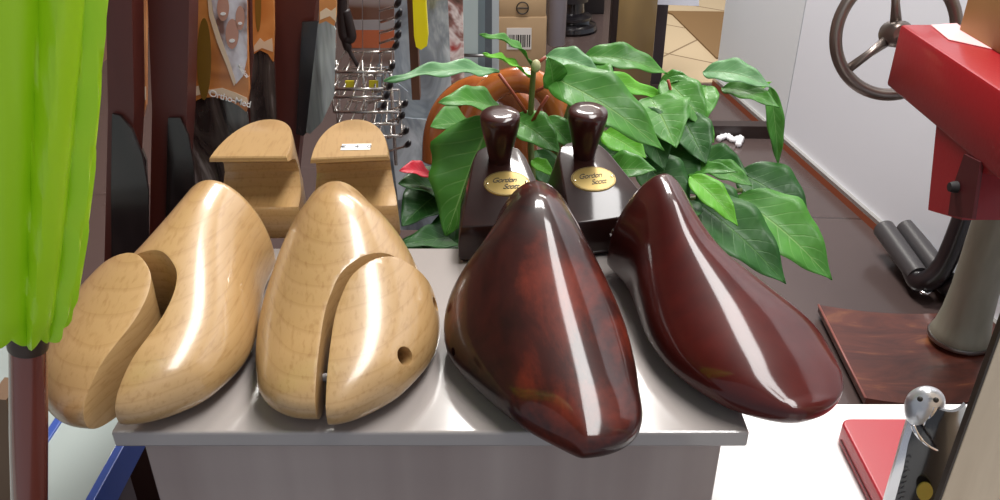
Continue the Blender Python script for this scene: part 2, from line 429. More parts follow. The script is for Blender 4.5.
# plan of the saw cut that frees the side wing (u towards the toe, s sideways), for the right hand wing
CUT_R = [(.052, .080), (.058, .060), (.0646, .0436), (.0667, .0353), (.0730, .0252), (.0800, .0169), (.0906, .0082), (.1065, .0028), (.1180, .0010), (.1335, .0004), (.1500, .0001), (.1632, .0002), (.1700, .0006), (.200, .002)]
CUT_L = [(.090, -.075), (.080, -.045), (.0765, -.030), (.0755, -.0168), (.0766, -.0071), (.0810, .0004), (.0899, .0084), (.0994, .0118), (.1102, .0129), (.1250, .0120), (.1408, .0086), (.1560, .0046), (.1675, .0025), (.1755, .0018), (.2, .0011)]

def shoe_tree(key, material, label, group, wing=None):
    q = FIT[key]; a = q[2]
    root = tag(empty('shoe_tree', (q[0], q[1], T), a), label, 'shoe tree', group)
    o = tmp(forepart_bm(q)); o.name = 'forepart'
    if wing:
        cut, side, off, rot = wing
        def cutter():
            path = smooth_path([(s, -u, 0) for u, s in cut], 4)
            pts = [(p.x, p.y, -.021) for p in path] + [(path[-1].x, -.26, -.021), (side * .13, -.26, -.021), (side * .13, path[0].y, -.021)]
            bm = bmesh.new(); prism(bm, pts, (0, 0, .153)); bmesh.ops.triangulate(bm, faces=bm.faces, quad_method='BEAUTY', ngon_method='EAR_CLIP'); return tmp(bm)
        c = cutter(); ow = bpy.data.objects.new('side_wing', o.data.copy()); COL.objects.link(ow)
        boolean(o, c, 'DIFFERENCE'); boolean(ow, c, 'INTERSECT'); bpy.data.objects.remove(c)
        if key == 'L2':
            for p, d in ((HOLES[0], (.55, -.6, .45)), (HOLES[1], (.8, -.4, .5))): drill(ow, p, d, .0056 if p is HOLES[0] else .0046)
        else: drill(ow, (-.044, -.126, .022), (-.9, -.3, .4), .0018)
        round_rims(o.data); round_rims(ow.data)
        ow.parent = root; ow.location = off; ow.rotation_euler = (0, 0, rot); ow.name = 'side_wing'
        ow.data.materials.clear(); ow.data.materials.append(material); soften(ow.data)
        # spring pin that holds the wing
        bm = bmesh.new(); mx = (.0 if side > 0 else .004)
        tube(bm, [(mx - side * .02, -.135, .018), (mx + side * .03, -.137, .018)], .0028, 12); fin('spring_pin', bm, M_steel, root, auto=40)
    if key == 'B1': drill(o, (-.062, -.108, .020), (-1, -.2, .3), .0026)
    o.parent = root; o.data.materials.clear(); o.data.materials.append(material); soften(o.data)
    return root
HOLES = [(.0375, -.1240, .0270), (.0530, -.071, .0265)]

pale = shoe_tree('L1', M_beech, 'pale beech shoe tree at far left of plinth, its side wing splayed to the left', 'pale beech shoe trees', (CUT_L, -1, (-.0125, -.0045, 0), R(-1)))
pale2 = shoe_tree('L2', M_beech, 'pale beech shoe tree with a price sticker on its heel and drilled holes', 'pale beech shoe trees', (CUT_R, 1, (.0065, -.005, 0), R(0)))
dk = shoe_tree('B1', M_mah, 'mottled burnished brown shoe tree, its broad toe pointing at the window', 'dark knobbed shoe trees')
dk2 = shoe_tree('B2', M_red, 'dark cherry red shoe tree at right of plinth, toe overhanging the right edge', 'dark knobbed shoe trees')

def place_local(root, x, y):
    """world plan point -> the root's own frame"""
    v = Matrix.Rotation(-root.rotation_euler.z, 3, 'Z') @ (Vector((x, y, 0)) - Vector((root.location.x, root.location.y, 0)))
    return v
def conn(root, a, b, z=.026, r=.004):
    bm = bmesh.new(); tube(bm, [(a[0], a[1], z), (b[0], b[1], z)], r, 14); fin('spring_rod', bm, M_chrome, root, auto=40)
hp = place_local(pale, -.190, .590); beech_heel(pale, hp, R(1) - pale.rotation_euler.z); conn(pale, (0, .005), (hp.x, hp.y + .004), .016)
hp = place_local(pale2, -.1135, .590); beech_heel(pale2, hp, R(6) - pale2.rotation_euler.z); conn(pale2, (0, .005), (hp.x, hp.y + .004), .016)
st = empty('price_sticker', (0, 0, 0)); 
bpy.data.objects.remove(st)
bm = bmesh.new(); box(bm, (.003, .018, .0708), (.0225, .0115, .0004)); sk = fin('price_sticker', bm, mat('white_sticker', (236, 234, 228), .6), pale2)
sk.location = hp; sk.rotation_euler = (0, 0, R(6 - 4) - pale2.rotation_euler.z); sk['label'] = 'small white price sticker'
text_mesh('price_lettering', '€ 4 0', .0075, mat('sticker_ink', (96, 92, 96), .7), sk, Matrix.Translation((.003, .018, .0711)), 0, .0001, 1.5)
hp = place_local(dk, .0062, .552); dark_heel(dk, hp, R(5) - dk.rotation_euler.z); conn(dk, (0, .005), (hp.x, hp.y + .006), .02, .006)
hp = place_local(dk2, .0858, .562); dark_heel(dk2, hp, R(14) - dk2.rotation_euler.z); conn(dk2, (0, .005), (hp.x, hp.y + .006), .02, .006)

# ================================================================ lime umbrella, handle down
def umbrella():
    base = Vector((-.2865, .34, .6815)); ax = Vector((.27, 0, 1)).normalized()
    root = tag(empty('umbrella', base), 'closed lime green umbrella leaning handle down at the left of the window', 'umbrella')
    prof = [(.220, .0150), (.226, .0172), (.234, .0190), (.25, .0205), (.275, .0225), (.31, .0245), (.36, .0265), (.44, .029), (.54, .032), (.62, .026), (.70, .017), (.76, .009)]
    t1 = Vector((0, 1, 0)); t2 = ax.cross(t1).normalized()
    bm = bmesh.new(); N = 96; rings = []
    P = smooth_path([(z, r, 0) for z, r in prof], 5)
    for p in P:
        z, r = p.x, p.y; f = min(1, max(0, (z - .220) / .12)); ring = []
        for k in range(N):
            a = k * 2 * math.pi / N
            fold = (a * 8 / (2 * math.pi) + z * 2.2) % 1.0            # wrapped pleats: slow swell, quick drop
            pl_ = (fold ** .7 if fold < .84 else (1 - fold) / .16 * .885) - .5
            rr = r * (1 + .42 * pl_ + .05 * math.sin(5 * a + 9 * z))
            hem = -.006 * abs(math.sin(4 * a)) * (1 - f) if z < .2245 else 0
            ring.append(bm.verts.new(ax * (z + hem) + (t1 * math.sin(a) + t2 * math.cos(a)) * rr))
        rings.append(ring)
    for A, B in zip(rings, rings[1:]):
        for k in range(N): bm.faces.new((A[k], A[(k + 1) % N], B[(k + 1) % N], B[k]))
    bm.faces.new(rings[-1])
    lime = mat('lime_nylon', (172, 222, 16), .42, coat=.1)
    lime.node_tree.nodes['Principled BSDF'].inputs['Subsurface Weight'].default_value = .0
    c = fin('canopy', bm, lime, root, auto=60)
    bm = bmesh.new()
    tube(bm, [ax * .0, ax * .03, ax * .05], [.0085, .0095, .0095], 24); fin('handle_end', bm, mat('black_rubber', (26, 22, 22), .45), root, auto=40)
    bm = bmesh.new(); tube(bm, [ax * .05, ax * .09, ax * .15, ax * .205], [.0085, .0092, .0092, .0085], 24); fin('handle', bm, mat('red_brown_handle', (122, 58, 44), .25, coat=.6), root, auto=40)
    bm = bmesh.new(); tube(bm, [ax * .204, ax * .208, ax * .226], [.0092, .0096, .0092], 24); fin('collar', bm, mat('dark_brown_collar', (62, 44, 30), .4), root, auto=40)
    bm = bmesh.new(); tube(bm, [ax * .21, ax * .81], .003, 12); fin('shaft', bm, M_steel, root, auto=40)
umbrella()

# ================================================================ insole display at the left
M_post = mat('dark_red_brown_wood', (84, 34, 26), .42, bump=.05, bscale=30)
mix_noise(M_post, [(.3, (70, 26, 20)), (.7, (92, 40, 30))], (8, 8, 1), 4)
def upright(px, y, thick, label):
    bm = bmesh.new(); prism(bm, [at(a, b, y) for a, b in px], (0, thick, 0))
    return tag(fin('wooden_upright', bm, M_post), label, 'post', 'dark wooden uprights of the insole display')
upright([(105, -40), (131, -40), (134, 110), (120, 400), (101, 400), (108, 110)], .80, .03, 'dark red-brown wooden upright nearest the lime umbrella')
upright([(146, -40), (190, -40), (187, 110), (170, 400), (146, 400), (152, 110)], .84, .03, 'dark red-brown wooden upright just left of the large insole pack')
upright([(244, -40), (250, -40), (251, 210), (245, 210)], 1.02, .03, 'thin dark wooden upright between the two orange insole packs')
upright([(273, -40), (321, -40), (300, 140), (292, 215), (276, 215)], 1.06, .03, 'wide dark red-brown upright behind the beige heel blocks')
M_orange = mat('orange_print', (186, 112, 52), .3, coat=.4)
mix_noise(M_orange, [(.3, (150, 84, 36)), (.5, (190, 118, 58)), (.7, (214, 146, 84))], (10, 10, 16), 2, .5, 1.5)
M_wave = mat('pale_wave_print', (222, 196, 168), .3, coat=.4)
M_insole = mat('olive_insole_print', (120, 88, 30), .35, coat=.3)
M_photo = mat('photo_print', (205, 200, 206), .3, coat=.4)
mix_noise(M_photo, [(.35, (120, 80, 66)), (.5, (206, 198, 204)), (.65, (232, 230, 238))], (34, 34, 22), 3)
M_skin = mat('skin_print', (190, 138, 118), .35, coat=.3); M_smile = mat('white_print', (240, 236, 234), .35)
M_bag = mat('clear_film_over_dark', (78, 68, 64), .1, coat=1)
mix_noise(M_bag, [(.38, (42, 34, 33)), (.55, (84, 74, 70)), (.72, (168, 160, 158))], (30, 30, 7), 4, .6, 1.2)
M_bagd = mat('dark_glossy_film', (38, 28, 27), .2, coat=.3)
mix_noise(M_bagd, [(.4, (26, 18, 17)), (.6, (42, 31, 30)), (.78, (84, 74, 74))], (26, 26, 5), 4, .6, 1.4)
def ell(cx, cy, rx, ry, n=28, rot=0):
    return [(cx + rx * math.cos(t) * math.cos(rot) - ry * math.sin(t) * math.sin(rot), cy + rx * math.cos(t) * math.sin(rot) + ry * math.sin(t) * math.cos(rot)) for t in [k * 2 * math.pi / n for k in range(n)]]
def pack(y, card, film, label, extras=(), film_m=None):
    pz = at(*card[0], y); root = tag(empty('insole_pack', (pz.x, y, at(200, 200, y).z)), label, 'insole pack', 'hanging insole packs')
    inv = Matrix.Translation(-root.location)
    def put(name, px, yy, th, m):
        o = poly_at(name, px, yy, th, m); o.data.transform(inv); o.parent = root; return o
    put('printed_card', card, y, .006, M_orange)
    if film: put('film_sleeve', film, y + .002, .005, film_m or M_bag)
    for i, (nm, px, m) in enumerate(extras): put(nm, px, y - .0006 - .0003 * i, .0006 + .0003 * i, m)
    return root, inv
# large pack
card = [(188, -40), (246, -40), (247, 30), (248, 62), (249, 90), (246, 112), (239, 106), (228, 100), (214, 97), (202, 98), (193, 102), (190, 100)]
sheet = [(190, 100), (202, 98), (214, 97), (228, 100), (239, 106), (247, 113), (249, 132), (243, 160), (240, 215), (205, 215), (196, 205), (192, 180)]
pk, inv = pack(.90, card, sheet, 'large orange insole pack with a family photo and white lettering, left of the beige heels', [
    ('wave_band', [(191, 88), (198, 86), (208, 90), (222, 88), (236, 93), (247, 98), (248, 103), (236, 100), (224, 95), (210, 93), (198, 95), (191, 98)], M_wave),
    ('insole_cutout', ell(204, 59, 7, 41, rot=.0), M_insole),
    ('photo', [(213, -40), (247, -40), (247, 58), (243, 76), (236, 84), (232, 74), (228, 58), (221, 38), (214, 16), (210, -10)], M_photo),
    ('pale_stripe', [(206, -20), (209, -20), (213, 14), (221, 38), (229, 60), (236, 82), (234, 86), (226, 64), (217, 42), (209, 16)], M_wave)])
def extra(nm, px, yy, m):
    o = poly_at(nm, px, yy, .0006, m); o.data.transform(inv); o.parent = pk
for fx, fy, rx, ry in ((223, 8, 6, 13), (232, 34, 6.5, 15), (240, 18, 4.5, 12)):
    extra('face_print', ell(fx, fy, rx, ry), .9 - .0028, M_skin); extra('smile_print', ell(fx, fy + ry * .45, rx * .45, ry * .12), .9 - .0036, M_smile)
extra('face_print', ell(226, -16, 6, 12), .9 - .0028, M_skin)
def text_at(s, p0, p1, y, size, m, parent, inv, shear=0):
    A, B = at(*p0, y), at(*p1, y); ang = math.atan2(B.z - A.z, B.x - A.x)
    Mx = Matrix.Translation((A + B) / 2) @ Matrix.Rotation(-ang, 4, 'Y') @ Matrix.Rotation(R(90), 4, 'X')
    o = text_mesh('lettering', s, size, m, parent, inv @ Mx, shear, .0002, .9, bold=.00008); return o
text_at('Ortho-Med', (213, 94), (247, 104), .8955, .0108, M_smile, pk, inv)
text_at('Medical', (239, 66), (247, 76), .8955, .006, M_smile, pk, inv)

pk2, inv2 = pack(1.0, [(252, -40), (273, -40), (274, 30), (273, 62), (268, 54), (260, 50), (254, 54), (253, 45)], [(254, 54), (260, 50), (268, 54), (274, 64), (276, 120), (270, 160), (252, 160), (250, 100)],
     'narrow orange insole pack between the thin upright and the wide upright',
     [('wave_band', [(254, 46), (260, 38), (264, 42), (272, 38), (273, 52), (262, 48), (254, 52)], M_wave), ('insole_cutout', ell(258, 6, 3, 26), M_insole)])
pk3, inv3 = pack(.98, [(134, -40), (146, -40), (146, 105), (143, 118), (136, 117), (134, 100)], [(112, 118), (122, 118), (134, 130), (146, 160), (148, 215), (138, 262), (116, 262), (112, 190)],
     'insole pack hanging between the two nearest dark uprights', [('wave_band', [(134, 88), (140, 90), (146, 86), (146, 100), (140, 98), (134, 102)], M_wave)], M_bagd)
pk3b, _ = pack(.815, [(320, -40), (336, -40), (336, 16), (334, 26), (326, 21), (319, 24)], None, 'insole pack edge beside the wide dark upright, behind the wire rack', [('wave_band', [(320, 12), (326, 8), (331, 11), (336, 7), (336, 22), (330, 16), (320, 20)], M_wave)])
bpy.data.objects['insole_pack.003'].children[0].name = 'printed_card'
def film_sheet(px, y, label, m):
    return tag(poly_at('film_pouch', px, y, .004, m), label, 'plastic pouch', 'clear plastic pouches of the display')
film_sheet([(112, 114), (120, 116), (132, 130), (142, 156), (148, 190), (148, 250), (148, 330), (112, 330), (111, 190)], .795, 'dark glossy pouch across the upright nearest the umbrella', M_bagd)
film_sheet([(168, 118), (180, 118), (188, 136), (193, 165), (196, 215), (190, 300), (164, 300)], .835, 'dark glossy pouch below the orange pack, behind the left beige shoe tree', M_bagd)
M_bagl = mat('clear_film_pale', (120, 124, 120), .1, coat=1)
mix_noise(M_bagl, [(.35, (66, 62, 62)), (.5, (120, 126, 124)), (.7, (182, 190, 188))], (50, 50, 6), 3, .5, .6)
film_sheet([(302, 22), (320, 21), (322, 32), (312, 128), (303, 136), (296, 134)], 1.05, 'dark pouch on the wide upright above the beige heels', M_bagd)
film_sheet([(318, 23), (330, 20), (336, 30), (334, 96), (322, 122), (310, 134), (306, 132)], 1.03, 'pale clear pouch at the right edge of the wide upright', M_bagl)

bm = bmesh.new(); box(bm, (-.40, .87, .22), (.52, .16, .44), .004); tag(fin('wooden_block', bm, mat('dark_display_base', (52, 30, 26), .5), auto=40), 'dark low wooden block below the dark uprights of the insole display', 'block')
# brown leather insoles and a glove-dark strap hanging over the wire rack
M_lea = mat('brown_leather_print', (112, 74, 56), .35, coat=.4)
mix_noise(M_lea, [(.4, (104, 66, 48)), (.5, (150, 134, 130)), (.58, (178, 88, 50)), (.66, (120, 78, 58))], (6, 6, 20), 1, .4)
for i, (x0, x1, l) in enumerate(((349, 362, 'brown leather insole pack, leftmost of the three above the wire rack'), (363, 379, 'brown leather insole pack, middle one of three above the wire rack'), (380, 394, 'brown leather insole pack, rightmost of the three above the wire rack'))):
    p = at((x0 + x1) / 2, 65, 1.2); root = tag(empty('leather_insole_pack', p), l, 'insole pack', 'leather insole packs over the wire rack')
    iv = Matrix.Translation(-p)
    for nm, a0, a1, m, dy in (('insole', -40, 66, M_lea, 0), ('grey_band', 20, 30, mat('grey_band_print', (150, 142, 142), .4), -.001), ('orange_band', 30, 48, mat('orange_band_print', (176, 92, 56), .4), -.001)):
        px = [(x0, a0), (x1, a0), (x1, a1 - 3), (x1 - 3, a1), (x0 + 3, a1), (x0, a1 - 3)] if nm == 'insole' else [(x0, a0), (x1, a0), (x1, a1), (x0, a1)]
        o = poly_at(nm, px, 1.2 + dy, .006, m); o.data.transform(iv); o.parent = root
bm = bmesh.new(); tube(bm, smooth_path([at(343, -40, 1.15), at(342, 10, 1.15), at(344, 36, 1.15), at(351, 38, 1.15), at(350, 28, 1.15), at(345, 10, 1.15)]), .007, 10)
tube(bm, smooth_path([at(343, 30, 1.15), at(348, 48, 1.15), at(358, 66, 1.15)]), [.006] * 7 + [.003] * 6, 10)
tag(fin('hanging_strap', bm, mat('black_strap', (34, 22, 22), .5), smooth=True), 'black strap hanging left of the leather insole packs', 'strap')

# wire rack with black-tipped prongs
def wire_rack():
    p = at(370, 120, 1.1); root = tag(empty('wire_rack', p), 'chrome wire rack with black-tipped prongs behind the beige heel blocks', 'rack')
    iv = -p; W = mat('bright_wire', (196, 190, 184), .25, metal=.9); K_ = mat('black_tip', (24, 22, 24), .4)
    for row, (py, xa, xb) in enumerate(((72, 334, 392), (89, 333, 385), (97, 333, 382), (112, 334, 400), (124, 338, 398), (136, 345, 402))):
        y = 1.1; bm = bmesh.new(); A, B = at(xa, py, y), at(xb, py, y)
        tube(bm, [A + iv, B + iv], .0022, 8); C_, D_ = A + Vector((0, .09, .0)), B + Vector((-.01, .09, 0)); tube(bm, [C_ + iv, D_ + iv], .0018, 8)
        for k in range(6):
            f = k / 5; tube(bm, [A.lerp(B, f) + iv, C_.lerp(D_, f) + iv], .0014, 6)
        tube(bm, [A.lerp(B, .0) + iv, A + Vector((0, 0, .022)) + iv], .0016, 6); tube(bm, [B + iv, B + Vector((.004, 0, .016)) + iv], .0016, 6)
        fin('shelf', bm, W, root, smooth=True)
    bm = bmesh.new()
    for x in (336, 362, 390): tube(bm, [at(x, 60, 1.19) + iv, at(x + 6, 165, 1.19) + iv], .0026, 8)
    fin('frame', bm, W, root, smooth=True)
    for px, py in ((396, 6), (397, 17), (396, 28), (396, 38), (394, 48), (390, 69), (388, 88), (385, 98), (382, 108), (403, 106), (400, 118), (404, 133), (406, 146)):
        a = at(px - 16, py + 5, 1.14); b_ = at(px, py, 1.09)
        bm = bmesh.new(); tube(bm, [a + iv, b_ + iv], .0018, 8); pr = fin('prong', bm, W, root, smooth=True)
        bm = bmesh.new(); tube(bm, [b_ + iv, b_ + iv + Vector((.004, -.008, .006)), b_ + iv + Vector((.007, -.013, .012))], [.0032, .0042, .0024], 10); fin('black_tip', bm, K_, pr, smooth=True)
wire_rack()
for px, l in ((345, 'small yellow card in the wire rack, the left one'), (369, 'small yellow card in the wire rack, the right one')):
    tag(poly_at('yellow_card', [(px, 81), (px + 9, 81), (px + 9, 90), (px, 90)], 1.12, .003, mat('yellow_card', (206, 190, 40), .5)), l, 'card', 'yellow cards in the wire rack')

# brown post, yellow strip, plastic pouches behind the plant
bm = bmesh.new(); prism(bm, [at(-12, 398, .40), at(6, 400, .40), at(20, 470, .40), at(14, 510, .40), at(-14, 510, .40)], (0, .02, 0))
tag(fin('wood_offcut', bm, mat('dull_brown_wood', (112, 84, 60), .6)), 'small dull brown piece of wood at the lower left edge, beside the umbrella handle', 'wood')
tag(poly_at('brown_post', [(405, -40), (414, -40), (420, 100), (412, 100)], 1.22, .02, mat('brown_post_wood', (92, 58, 40), .5)), 'narrow brown post left of the yellow strip', 'post')
tag(poly_at('yellow_strip', [(411, -40), (423, -40), (428, 36), (427, 46), (421, 50), (416, 47), (414, 36)], 1.2, .012, mat('yellow_plastic', (238, 222, 20), .35)), 'bright yellow rounded plastic strip hanging above the plant', 'strip')
M_blueb = mat('bluish_clear_film', (142, 152, 160), .12, coat=1)
mix_noise(M_blueb, [(.33, (98, 104, 112)), (.5, (146, 156, 164)), (.68, (206, 214, 220))], (13, 13, 7), 4, .6, 1.2)
film_sheet([(384, -40), (446, -40), (452, 100), (448, 230), (382, 230), (374, 120)], 1.32, 'large bluish clear pouch behind the narrow brown post', M_blueb)
film_sheet([(372, 96), (398, 84), (408, 92), (404, 118), (430, 120), (432, 170), (424, 196), (398, 200), (392, 150)], 1.28, 'crumpled grey-blue pouch beneath the wire rack prongs', M_blueb)
M_flor = mat('floral_print', (150, 108, 100), .5)
mix_noise(M_flor, [(.36, (84, 62, 50)), (.47, (150, 104, 96)), (.56, (228, 214, 208)), (.68, (170, 60, 54))], (24, 24, 24), 3, .6, .6)
fp = tag(poly_at('floral_pouch', [(437, -40), (462, -40), (464, 78), (458, 88), (442, 88)], 1.4, .012, M_flor), 'slim floral printed pouch standing left of the glass cabinet', 'pouch')
def cabinet_post():
    p = at(475, 110, 1.9); p.z = 0; root = tag(empty('glass_cabinet', p), 'pale framed glass cabinet upright behind the orange wooden hoop', 'cabinet')
    for nm, x0, x1, m in (('glass_panel', 458, 478, mat('green_white_glass', (176, 190, 188), .1, coat=1)), ('frame', 478, 485, mat('grey_frame', (110, 124, 128), .3)), ('glass_panel', 485, 492, mat('dark_shelf_glass', (84, 92, 98), .15, coat=1)), ('frame', 492, 499, mat('pale_frame', (176, 184, 186), .3))):
        o = poly_at(nm, [(x0, -40), (x1, -40), (x1, 150), (x0, 150)], 1.9, .03, m); o.data.transform(Matrix.Translation(-p)); o.parent = root
    bm = bmesh.new(); tube(bm, [at(456, 55, 1.88) - p, at(500, 56, 1.88) - p], .004, 8); fin('rail', bm, M_steel, root, smooth=True)
cabinet_post()

# ================================================================ far side of the shop
def carton():
    z0 = 0; A = down(498, 88, 0); wdt = (down(545, 88, 0) - A).x; y = A.y
    root = tag(empty('cardboard_box', (A.x + wdt / 2, y, 0)), 'brown cardboard box with a barcode label and a round mark, on the floor', 'box')
    zt = at(520, 17, y).z; M_c = mat('cardboard', (150, 124, 92), .75)
    bm = bmesh.new(); box(bm, (0, .15, zt / 2), (wdt, .3, zt), .004); fin('body', bm, M_c, root, auto=40)
    bm = bmesh.new(); box(bm, (0, .15, zt + .06), (wdt * .96, .29, .12), .004); top = fin('upper_tier', bm, mat('cardboard_light', (172, 144, 108), .75), root, auto=40)
    sc = wdt / 47
    bm = bmesh.new(); box(bm, (-sc * 3, -.001, zt - sc * 21), (sc * 24, .002, sc * 21)); lab = fin('label', bm, mat('white_label', (196, 190, 184), .6), root); lab['label'] = 'white label with a barcode'
    bm = bmesh.new(); r = random.Random(3); x = -sc * 13
    while x < sc * 7:
        w_ = sc * r.uniform(.5, 1.6); box(bm, (x + w_ / 2, -.0025, zt - sc * 23), (w_, .001, sc * 12)); x += w_ + sc * r.uniform(.5, 1.3)
    fin('barcode', bm, M_ink, lab)
    bm = bmesh.new(); cz = at(520, 8, y).z; pts = [(math.cos(k * math.pi / 16) * sc * 5.6, -.002 + .001, math.sin(k * math.pi / 16) * sc * 5.6 + cz) for k in range(33)]
    tube(bm, pts, sc * .6, 6, False); tube(bm, [(-sc * 5.6, -.001, cz), (sc * 5.6, -.001, cz)], sc * .6, 6); fin('round_mark', bm, M_ink, root)
    return A, wdt
carton()
bm = bmesh.new(); pz = at(556, 44, 3.3)
lathe(bm, [(0, pz.z), (.035, pz.z), (.05, 1.2), (.052, 1.35)], 24, Matrix.Translation((pz.x, 3.3, 0)))
tag(fin('white_roll', bm, mat('white_paper_roll', (188, 186, 196), .6), smooth=True), 'white paper roll standing upright right of the cardboard box', 'roll')
# black pedestal stool base
c = down(571, 30, 0)
root = tag(empty('pedestal_stool', c), 'black pedestal stool base with ringed foot, right of the white roll', 'stool')
bm = bmesh.new(); lathe(bm, [(0, 0), (.115, 0), (.125, .012), (.12, .03), (.09, .04), (.085, .052), (.1, .06), (.1, .072), (.06, .09), (.055, .14), (0, .14)], 40); fin('foot', bm, mat('black_gloss', (28, 26, 30), .2, coat=.5), root, auto=50)
bm = bmesh.new(); lathe(bm, [(0, .14), (.075, .14), (.085, .3), (.08, .55), (0, .55)], 32); fin('column', bm, mat('black_satin', (34, 32, 36), .4), root, auto=50)
# dark cabinet, brown glossy panel and white board
def standing(name, px0, px1, pyb, h, depth, m, label, cat, z0=0):
    A, B = down(px0, pyb, z0), down(px1, pyb, z0)
    bm = bmesh.new(); box(bm, ((A.x + B.x) / 2, A.y + depth / 2, z0 + h / 2), (B.x - A.x, depth, h), .004)
    return tag(fin(name, bm, m, auto=40), label, cat)
M_bg = mat('brown_gloss_panel', (118, 100, 70), .18, coat=.5)
mix_noise(M_bg, [(.3, (92, 78, 64)), (.6, (130, 108, 70)), (.8, (160, 132, 84))], (4, 4, 1.2), 3)
standing('dark_cabinet', 556, 604, 14, 1.3, .4, mat('dark_cabinet_paint', (40, 36, 38), .4), 'dark cabinet behind the black pedestal stool', 'cabinet')
standing('glossy_screen', 612, 649, 100, .95, .04, M_bg, 'glossy olive-brown standing panel behind the upper leaves', 'panel')
standing('dark_post', 649, 661, 84, .8, .05, mat('dark_post_paint', (62, 54, 58), .35), 'dark narrow post at the right edge of the olive-brown panel', 'post')
standing('dark_post', 606, 612.5, 100, 1.2, .05, mat('black_post_paint', (34, 24, 22), .35), 'black narrow post at the left edge of the olive-brown panel', 'post')
bm = bmesh.new(); prism(bm, [down(661, 62, 0) + Vector((.28, 0, 0)), down(661, 12, 0), down(735, 12, 0), down(760, 62, 0)], (0, 0, .004))
bp = at(660, 6, 3.2); bq = at(612, 6, 3.2)
standing_board = poly_at('white_board', [(612, -40), (699, -40), (699, 6), (614, 3)], 3.2, .012, mat('white_board_paint', (212, 214, 226), .5))
tag(standing_board, 'white hanging board whose lower edge shows at the top of the view', 'board')
bm.free()
# brown mat further back and floor glare built as a white tube
bm = bmesh.new(); prism(bm, [down(664, 13, 0), down(672, 16, 0), down(716, 60, 0), down(740, 60, 0), down(740, 14, 0)], (0, 0, .012))
tag(fin('floor_mat', bm, mat('brown_mat', (120, 92, 58), .6)), 'brown floor mat on the pale tiles beside the white wall', 'mat')
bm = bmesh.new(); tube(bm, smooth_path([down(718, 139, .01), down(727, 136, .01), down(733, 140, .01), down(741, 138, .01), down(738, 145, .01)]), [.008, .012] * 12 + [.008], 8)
tag(fin('glare_spot', bm, mat('white_glare', (246, 246, 250), .2), smooth=True), 'small glare spot on the dark floor by the threshold, built as a white shape', 'glare')

